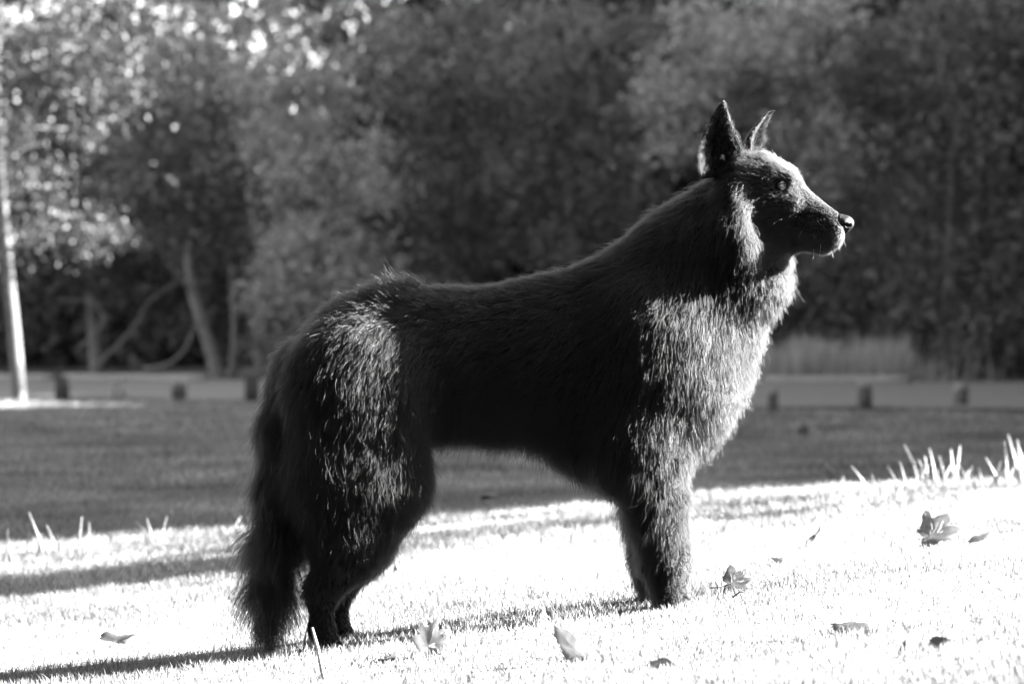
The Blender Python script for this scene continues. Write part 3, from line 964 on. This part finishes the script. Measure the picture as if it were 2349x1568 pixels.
bollard('pale thin bollard second from the pale tree trunk', 284, 920, 56, 16, M_woodp, M_woodp, .2)
bollard('slimmer pale bollard just left of its pale twin', 262, 920, 52, 13, M_woodp, M_woodp, .2)
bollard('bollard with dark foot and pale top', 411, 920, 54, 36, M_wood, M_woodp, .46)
bollard('dark bollard just left of the dog rump', 578, 921, 58, 35, M_wood, M_wood, .14)
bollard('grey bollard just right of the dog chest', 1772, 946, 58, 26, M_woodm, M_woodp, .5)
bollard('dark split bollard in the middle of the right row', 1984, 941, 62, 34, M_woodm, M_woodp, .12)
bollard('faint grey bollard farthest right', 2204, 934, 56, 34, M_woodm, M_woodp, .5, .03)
def log(label, a, b, z, r):
    pa, pb = W(*a), W(*b)
    pa[2] = ground(pa[0], pa[1]) + r * .8; pb[2] = ground(pb[0], pb[1]) + r * .8
    t = np.linspace(0, 1, 9)[:, None]
    pts = pa + (pb - pa) * t
    rr = r * (1 + 0.06 * np.sin(np.arange(9) * 2.1))
    V, F = tube(pts - pa, rr, 10)
    tag(add('log', mesh_np('log', V, F, M_log, True), None, pa), label, 'log', 'logs edging the far side of the road')
log('pale log edging the road behind the pale tree trunk', (-120, 864, 50.6), (120, 864, 48.6), 0, .09)
log('pale log edging the road behind the left bollards', (150, 864, 48.4), (470, 866, 46.0), 0, .09)
log('pale log edging the road behind the dark split bollard', (1760, 876, 38.6), (2088, 876, 37.0), 0, .08)

# ------------------------------------------------------------------ trees
M_bark = mat('grey_bark', 0.10, 0.9, 0.2, var=0.35, bump=0.6, scale=7)
M_barkm = mat('mid_bark', 0.10, 0.85, 0.2, var=0.3, bump=0.5, scale=9)
M_barkp = mat('pale_bark', 0.085, 0.85, 0.2, var=0.25, bump=0.5, scale=9)
LEAFM = {k: mat('tree_leaves_' + n, v, 0.55, 0.35, var=0.55, trans=0.35, island=True)
         for k, n, v in ((0, 'dark', 0.045), (1, 'mid', 0.09), (2, 'light', 0.21), (3, 'bright', 0.034))}
def leaf_cloud(blobs, n, size, seed, clump=0.45, per=26, fill=0.25):
    """leaves in clumps spread through the ellipsoids (centre, radii)"""
    g = np.random.default_rng(seed)
    vol = np.array([b[1][0] * b[1][2] for b in blobs])
    nc = max(1, n // per)
    pick = g.choice(len(blobs), nc, p=vol / vol.sum())
    d = unit(g.normal(0, 1, (nc, 3)))
    rr = np.where(g.random(nc) < fill, g.random(nc) ** 0.5, g.uniform(0.72, 1.08, nc))
    cc = np.array([blobs[i][0] for i in pick]) + d * rr[:, None] * np.array([blobs[i][1] for i in pick])
    csz = clump * g.uniform(0.5, 1.3, nc)
    ci = g.integers(0, nc, n)
    P = cc[ci] + g.normal(0, 1, (n, 3)) * (csz[ci] * 0.5)[:, None] * [1, 1, 0.7]
    a = unit(g.normal(0, 1, (n, 3)) + [0, 0, -0.3]); b = unit(np.cross(a, g.normal(0, 1, (n, 3)))); nn = np.cross(a, b)
    sz = size * g.uniform(0.55, 1.3, (n, 1))
    V = np.stack([P - a * sz * .6, P + b * sz * .36 + nn * sz * .08, P + a * sz * .6, P - b * sz * .36 + nn * sz * .08], 1).reshape(-1, 3)
    o = (np.arange(n) * 4)[:, None]
    return V, np.concatenate([o + [[0, 1, 2]], o + [[0, 2, 3]]], 1).reshape(-1, 3)
def spline(pts, n=12):
    pts = np.asarray(pts, float)
    t = np.linspace(0, len(pts) - 1, n)
    out = []
    for q in t:
        i = min(int(q), len(pts) - 2); f = q - i
        p0, p1, p2, p3 = pts[max(i - 1, 0)], pts[i], pts[i + 1], pts[min(i + 2, len(pts) - 1)]
        out.append(0.5 * ((2 * p1) + (-p0 + p2) * f + (2 * p0 - 5 * p1 + 4 * p2 - p3) * f * f + (-p0 + 3 * p1 - 3 * p2 + p3) * f ** 3))
    return np.array(out)
def tree(name, label, D, trunk, blobs, leaves, size, shade, bark=None, r0=.14, limbs=(), seed=0, cat='tree', group='trees along the far side of the road', clump=.75, fill=.18, extra_trunks=()):
    """trunk: picture points; blobs: (px, py, rx, ry, dy metres, rdepth metres); all at distance D"""
    y0 = D + CAM[1]
    tp = np.array([W(px, py, y0) for px, py in trunk])
    base = tp[0].copy(); base[2] = float(ground(base[0], base[1]))
    tp[0] = base - [0, 0, .15]
    root = bpy.data.objects.new(name, None)
    COL.objects.link(root)
    root.location = base
    tag(root, label, cat, group)
    sp = spline(tp, 14)
    V, F = tube(sp - base, np.linspace(r0, r0 * .35, 14), 9)
    add('trunk', mesh_np('trunk', V, F, bark or M_bark, True), root)
    for et, er in extra_trunks:
        ep = np.array([W(px, py, y0 + .6) for px, py in et]); ep[0, 2] = float(ground(ep[0, 0], ep[0, 1])) - .1
        V, F = tube(spline(ep, 12) - base, np.linspace(er, er * .4, 12), 8)
        add('trunk', mesh_np('trunk', V, F, bark or M_bark, True), root)
    g = np.random.default_rng(seed)
    s = D / FPX
    bl = [(W(b[0], b[1], y0 + b[4]), np.array([b[2] * s, b[5], b[3] * s])) for b in blobs]
    for (c, r) in bl:
        k = int(np.argmin(np.linalg.norm(sp - c, axis=1)))
        k = max(4, min(k, 12))
        mid = (sp[k] + c) / 2 + g.normal(0, .15, 3) + [0, 0, .1]
        V, F = tube(spline([sp[k], mid, c + g.normal(0, .2, 3)], 7) - base, np.linspace(r0 * .26, r0 * .08, 7), 6)
        add('limb', mesh_np('limb', V, F, M_bark, True), root)
    for lp, lr in limbs:
        pp = np.array([W(px, py, y0 + dy) for px, py, dy in lp])
        V, F = tube(spline(pp, 12) - base, np.linspace(lr, lr * .4, 12), 6)
        add('limb', mesh_np('limb', V, F, bark or M_bark, True), root)
    V, F = leaf_cloud(bl, leaves, size, seed, clump, 60, fill)
    add('crown', mesh_np('crown', V - base, F, LEAFM[shade]), root)
    return root

tree('slender_tree', 'slender tree with pale sunlit trunk and bright leaves at the left edge', 38.5,
     [(45, 922), (40, 860), (30, 740), (16, 600), (4, 450), (-10, 250), (-5, 40), (10, -150)],
     [(60, 60, 120, 120, 0, 1.0), (-60, 250, 130, 180, 0, 1.2), (110, 330, 130, 70, -.3, .8), (230, 210, 150, 60, .2, .8), (70, 440, 90, 60, -.2, .6), (190, 530, 110, 40, -.3, .6), (40, 560, 70, 50, .4, .5), (300, 60, 140, 90, .3, .9), (-100, 480, 80, 120, .2, .8)],
     9000, .065, 3, M_barkp, .10, seed=21, clump=.42)
tree('leaning_tree', 'dark tree with two leaning grey trunks behind the left bollards', 58,
     [(506, 862), (480, 790), (448, 690), (434, 600), (440, 480), (470, 340)],
     [(430, 400, 190, 120, 0, 2.0), (560, 330, 170, 140, .6, 2.0), (300, 470, 150, 100, .3, 1.8), (480, 540, 150, 70, .5, 1.5), (420, 230, 180, 120, .8, 2.0)],
     9500, .13, 1, M_barkm, .15, seed=22,
     limbs=[([(452, 700, 0), (420, 640, -.2), (380, 600, -.3)], .04), ([(330, 846, -.2), (385, 836, -.3), (425, 800, -.3), (450, 745, -.2), (500, 700, 0)], .045), ([(220, 840, .5), (300, 760, .4), (345, 690, .5), (420, 640, .3)], .035), ([(180, 800, .5), (235, 740, .5), (210, 690, .5), (140, 690, .5)], .03)],
     extra_trunks=[([(532, 858), (538, 760), (533, 650), (520, 520), (540, 380)], .085)])
tree('leafy_tree', 'pale leafy tree hanging down behind the dog rump', 54,
     [(700, 862), (710, 760), (730, 600), (750, 400), (760, 200)],
     [(720, 250, 90, 90, 0, 1.4), (660, 170, 140, 60, .3, 1.4), (800, 400, 110, 110, -.2, 1.4), (690, 480, 80, 130, .2, 1.2), (760, 600, 120, 110, -.3, 1.4), (660, 660, 90, 90, -.2, 1.2), (840, 680, 90, 80, 0, 1.2), (640, 330, 70, 110, .1, 1.2)],
     12500, .11, 2, None, .14, seed=23, clump=.5)
tree('round_tree', 'grey round-crowned tree behind the dog back', 59,
     [(1040, 862), (1035, 700), (1050, 500), (1060, 250)],
     [(960, 200, 160, 140, 0, 2.2), (1120, 320, 150, 150, -.2, 2.2), (980, 440, 130, 130, .2, 2.0), (1100, 520, 130, 100, 0, 2), (1000, 620, 120, 90, .3, 1.6), (1130, 120, 150, 120, .4, 2.0)],
     10500, .13, 1, None, .16, seed=24)
tree('tall_tree', 'tall dim tree behind the withers of the dog', 57,
     [(1330, 862), (1325, 700), (1310, 480), (1300, 200)],
     [(1290, 140, 160, 140, 0, 2.2), (1230, 420, 120, 120, -.2, 2), (1390, 340, 140, 160, 0, 2.2), (1330, 530, 140, 100, -.2, 1.8), (1450, 520, 100, 110, .2, 1.6), (1420, 160, 120, 130, .3, 2)],
     10500, .13, 1, None, .16, seed=25)
tree('spreading_tree', 'lighter spreading tree above the dog ears', 50,
     [(1640, 872), (1650, 700), (1670, 450), (1690, 200)],
     [(1620, 90, 110, 90, 0, 1.6), (1740, 140, 110, 90, -.2, 1.6), (1660, 200, 110, 60, -.3, 1.4), (1820, 260, 90, 100, 0, 1.4), (1560, 240, 100, 120, .3, 1.5), (1850, 60, 120, 100, .2, 1.6), (1880, 360, 80, 90, .1, 1.4)],
     11000, .11, 2, None, .14, seed=26, clump=.5)
tree('bushy_tree', 'bushy dim tree behind the dog muzzle', 52,
     [(1960, 872), (1955, 700), (1940, 480), (1960, 250)],
     [(1960, 330, 130, 140, 0, 1.8), (1880, 520, 110, 130, .2, 1.6), (2010, 560, 120, 120, -.2, 1.6), (1900, 660, 100, 70, 0, 1.2), (2050, 180, 130, 130, .2, 1.8), (2040, 690, 90, 60, .2, 1.2)],
     10500, .12, 1, None, .14, seed=27)
tree('dense_tree', 'dense dim tree filling the right edge', 49,
     [(2200, 872), (2195, 740), (2180, 520), (2200, 250)],
     [(2180, 120, 150, 130, 0, 1.8), (2300, 300, 130, 150, .1, 1.8), (2140, 420, 110, 140, -.1, 1.6), (2260, 560, 120, 140, .1, 1.6), (2150, 650, 90, 90, 0, 1.2), (2330, 720, 90, 90, .2, 1.2), (2350, 100, 130, 120, .3, 1.6)],
     11000, .12, 1, None, .14, seed=28, limbs=[([(2170, 860, -.2), (2165, 720, -.3), (2180, 560, -.2)], .05), ([(2290, 860, 0), (2300, 720, 0), (2280, 560, 0)], .05)])
tree('dark_tree', 'dark tree deep in the wood behind the pale trunk', 66,
     [(222, 850), (212, 700), (190, 500), (150, 200)],
     [(150, 250, 200, 180, 0, 2.4), (80, 480, 170, 140, 0, 2.2), (260, 560, 170, 130, .3, 2.2), (60, 680, 130, 100, 0, 1.8), (330, 660, 120, 90, .4, 1.8)],
     10000, .16, 0, None, .18, seed=29)
tree('gap_tree', 'thin-crowned tree with sky glinting through at the upper left', 62,
     [(600, 855), (590, 600), (570, 300), (560, 0)],
     [(520, 100, 150, 80, 0, 2), (650, 60, 120, 80, .3, 2), (420, 140, 110, 90, -.3, 1.8), (820, 80, 150, 110, .3, 2.2)],
     4200, .13, 2, None, .16, seed=30, clump=.6)

# deep wood behind: too far and dark to tell tree from tree
wb = []
g = np.random.default_rng(40)
for row in range(3):
    for x in np.arange(-40, 22, 2.4):
        y = 66 - 0.5 * x * (0.8 if x > 0 else 0.35) + row * 4 + g.uniform(-1, 1)
        thin = -8.0 < x < -4.8
        top = 7.5 if thin else g.uniform(13, 17)
        wb.append((np.array([x + g.uniform(-1, 1), y, top * .42]), np.array([2.4, 1.6, top * .58])))
        wb.append((np.array([x + g.uniform(-1, 1), y - 1, 1.0]), np.array([2.2, 1.2, 1.6])))
V, F = leaf_cloud(wb, 135000, .40, 41, 1.0, 24, .6)
# the wood goes on to the right of the frame and keeps the low sun off the trees in view
wr = []
for x in np.arange(13, 40, 4.0):
    for y in np.arange(47, 84, 4.0):
        h = g.uniform(19, 23)
        wr.append((np.array([x + g.uniform(-1, 1), y + g.uniform(-1, 1), h * .5]), np.array([2.6, 2.6, h * .52])))
# unseen trees added round the back and left to dim the dog's near side
for x in np.arange(-34, 36, 4.0):
    for y in (-14, -19):
        h = g.uniform(18, 22)
        wr.append((np.array([x + g.uniform(-1, 1), y + g.uniform(-1, 1), h * .45]), np.array([2.6, 2.4, h * .55])))
for y in np.arange(-14, 24, 4.0):
    h = g.uniform(14, 18)
    wr.append((np.array([-17 + g.uniform(-1, 1), y, h * .45]), np.array([2.4, 2.6, h * .55])))
V2, F2 = leaf_cloud(wr, 110000, .8, 42, 1.4, 20, .7)
F = np.concatenate([F, F2 + len(V)]); V = np.concatenate([V, V2])
tag(add('far_wood', mesh_np('far_wood', V, F, LEAFM[0])), 'dark mass of woodland behind the separate trees, with unseen wood added out of frame for shade', 'wood', kind='stuff')

# shrubs along the foot of the wood
def shrub(label, D, blobs, leaves, size, shade, seed, cat='shrub'):
    y0 = D + CAM[1]
    s = D / FPX
    bl = [(W(b[0], b[1], y0 + b[4]), np.array([b[2] * s, b[5], b[3] * s])) for b in blobs]
    base = bl[0][0].copy(); base[2] = float(ground(base[0], base[1]))
    root = bpy.data.objects.new('shrub', None)
    COL.objects.link(root)
    root.location = base
    tag(root, label, cat, 'shrubs at the foot of the wood')
    g = np.random.default_rng(seed)
    for k in range(5):
        c, r = bl[k % len(bl)]
        e = c + g.normal(0, .3, 3) * r
        st = np.array([base[0] + g.uniform(-.3, .3), base[1] + g.uniform(-.2, .2), base[2] - .05])
        V, F = tube(spline([st, (st + e) / 2 + g.normal(0, .1, 3), e], 6) - base, np.linspace(.035, .01, 6), 6)
        add('stem', mesh_np('stem', V, F, M_bark, True), root)
    V, F = leaf_cloud(bl, leaves, size, seed, .35, 22, .4)
    add('foliage', mesh_np('foliage', V - base, F, LEAFM[shade]), root)
shrub('low dim shrub between the leaning trunks and the dog rump', 53, [(640, 800, 60, 50, 0, .8), (720, 790, 70, 60, 0, .8)], 2200, .10, 1, 51)
shrub('dark low shrub behind the split bollard', 50, [(2090, 770, 70, 70, 0, .8), (2160, 790, 60, 60, 0, .7)], 2200, .10, 1, 52)
shrub('dim shrub at the foot of the dense right tree', 48, [(2260, 780, 80, 80, 0, .8), (2340, 800, 70, 60, 0, .8)], 2400, .10, 1, 53)
shrub('dark shrub in the shade right of the dog throat', 53, [(1830, 720, 80, 70, 0, .8), (1900, 760, 70, 60, 0, .8)], 2200, .10, 0, 54)

# tall pale grass on the far verge, right of the dog's chest
g = np.random.default_rng(60)
n = 5200
px = np.concatenate([g.uniform(1690, 2080, n // 2), g.normal(1880, 120, n - n // 2)]); D_ = g.uniform(44.0, 46.5, n)
X0 = (px - CXP) / FPX * D_; Y0 = D_ + CAM[1]
Z0 = ground(X0, Y0)
hh = g.uniform(.15, 1.0, n) ** 1.4 * (0.8 + .2 * np.sin(px / 17.0) * np.sin(px / 41.0 + 1))
az = g.uniform(0, 6.28, n); ln_ = hh * g.uniform(.05, .45, n)
base = np.stack([X0, Y0, Z0 - .02], 1)
tip = base + np.stack([np.cos(az) * ln_, np.sin(az) * ln_, hh], 1)
wv = np.stack([np.full(n, .016), g.uniform(-.01, .01, n), np.zeros(n)], 1)
V = np.stack([base - wv, base + wv, tip], 1).reshape(-1, 3)
F = (np.arange(n) * 3)[:, None] + np.array([[0, 1, 2]])
tag(add('tall_grass', mesh_np('tall_grass', V, F, mat('verge_grass', 0.3, 0.6, 0.3, var=0.4, trans=0.4, island=True))), 'tall pale grass on the verge beyond the right bollards', 'grass', kind='stuff')

# unseen screens of leaves added right of the frame to shade the lawn
def shade_hedge(label, x0, x1, y0, y1, h, seed, shade_bough=None, notch=None):
    def hs(y):
        return np.where((y > notch[0]) & (y < notch[1]), notch[2], 1.0) if notch else np.ones_like(np.asarray(y, float))  # lowered stretch, shaped to let a strip of sun through
    root = bpy.data.objects.new('shade_hedge', None)
    COL.objects.link(root)
    zb = float(ground(x0, (y0 + y1) / 2))
    root.location = (x0, y0, zb)
    tag(root, label, 'shade_hedge')
    g = np.random.default_rng(seed)
    # solid core added so no sun shines through the leaves
    nxh, nyh = 4, 40
    V, F = [], []
    ys = np.linspace(y0 + (1.1 if shade_bough else .25), y1 - .3, nyh)
    for yy in ys:
        for (xx, zz) in ((x0 + .3, -.3), (x0 + .25, h * .5), (x0 + .45, h - .35), (x1 - .45, h - .3), (x1 - .25, h * .5), (x1 - .3, -.3)):
            V.append((xx - x0 + g.uniform(-.08, .08), yy - y0 + (g.uniform(-.1, .1)), zz * float(hs(yy)) + g.uniform(-.12, .12)))
    for i in range(nyh - 1):
        for k in range(5):
            F.append((i * 6 + k, i * 6 + k + 1, i * 6 + 7 + k, i * 6 + 6 + k))
    F += [tuple(range(6)), tuple(range((nyh - 1) * 6, nyh * 6))[::-1]]
    add('opaque_core', mesh_np('opaque_core', V, F, M_bark), root)
    n = 30000
    side = g.random(n)
    P = np.stack([g.uniform(0, x1 - x0, n), g.uniform(0, y1 - y0, n), g.uniform(0, h, n)], 1)
    P[:, 0] = np.where(side < .42, g.normal(.08, .1, n), np.where(side < .84, x1 - x0 - g.normal(.08, .1, n), P[:, 0]))
    P[:, 2] = np.where(side >= .84, h + g.normal(-.1, .12, n), P[:, 2])
    P[:, 2] *= hs(P[:, 1] + y0)
    a = unit(g.normal(0, 1, (n, 3))); b = unit(np.cross(a, g.normal(0, 1, (n, 3))))
    sz = .13 * g.uniform(.6, 1.3, (n, 1))
    V = np.stack([P - a * sz * .6, P + b * sz * .4, P + a * sz * .6, P - b * sz * .4], 1).reshape(-1, 3)
    o = (np.arange(n) * 4)[:, None]
    add('foliage', mesh_np('foliage', V, np.concatenate([o + [[0, 1, 2]], o + [[0, 2, 3]]], 1).reshape(-1, 3), LEAFM[0]), root)
    if shade_bough:                                              # branch added to throw a shadow band on the lit grass
        e = np.array(shade_bough) - [x0, y0, zb]
        V, F = tube(spline([[.6, .4, e[2] - .3], [.4, (e[1] + .4) / 2, e[2] - .05], e], 8), np.linspace(.05, .012, 8), 7)
        add('shade_bough', mesh_np('shade_bough', V, F, M_bark, True), root)
        V, F = leaf_cloud([(e, np.array([.5, .32, .12]))], 480, .11, seed + 5, .18, 18, .7)
        add('shade_bough_leaves', mesh_np('shade_bough_leaves', V, F, LEAFM[0]), root)
        V, F = leaf_cloud([(np.array([.7, -.35, zz]), np.array([.7, .75, .5])) for zz in np.arange(2.2, h, .8)], 1500, .10, seed + 6, .25, 14, .6)
        add('shade_sprays', mesh_np('shade_sprays', V, F, LEAFM[0]), root)  # leaves added to break up the edge of the cast shade
shade_hedge('unseen leafy screen added right of the frame to shade the lawn behind the dog', 9.0, 10.6, 5.2, 44.0, 6.9, 70, notch=(30.0, 33.5, 0.88),
      shade_bough=(9.2, 4.22, 4.22))
shade_hedge('second unseen leafy screen added to the right, shading the grass nearer the camera', 9.0, 10.6, -15.0, -0.05, 5.5, 71)  # added to shade the foreground and cut light bounced onto the dog
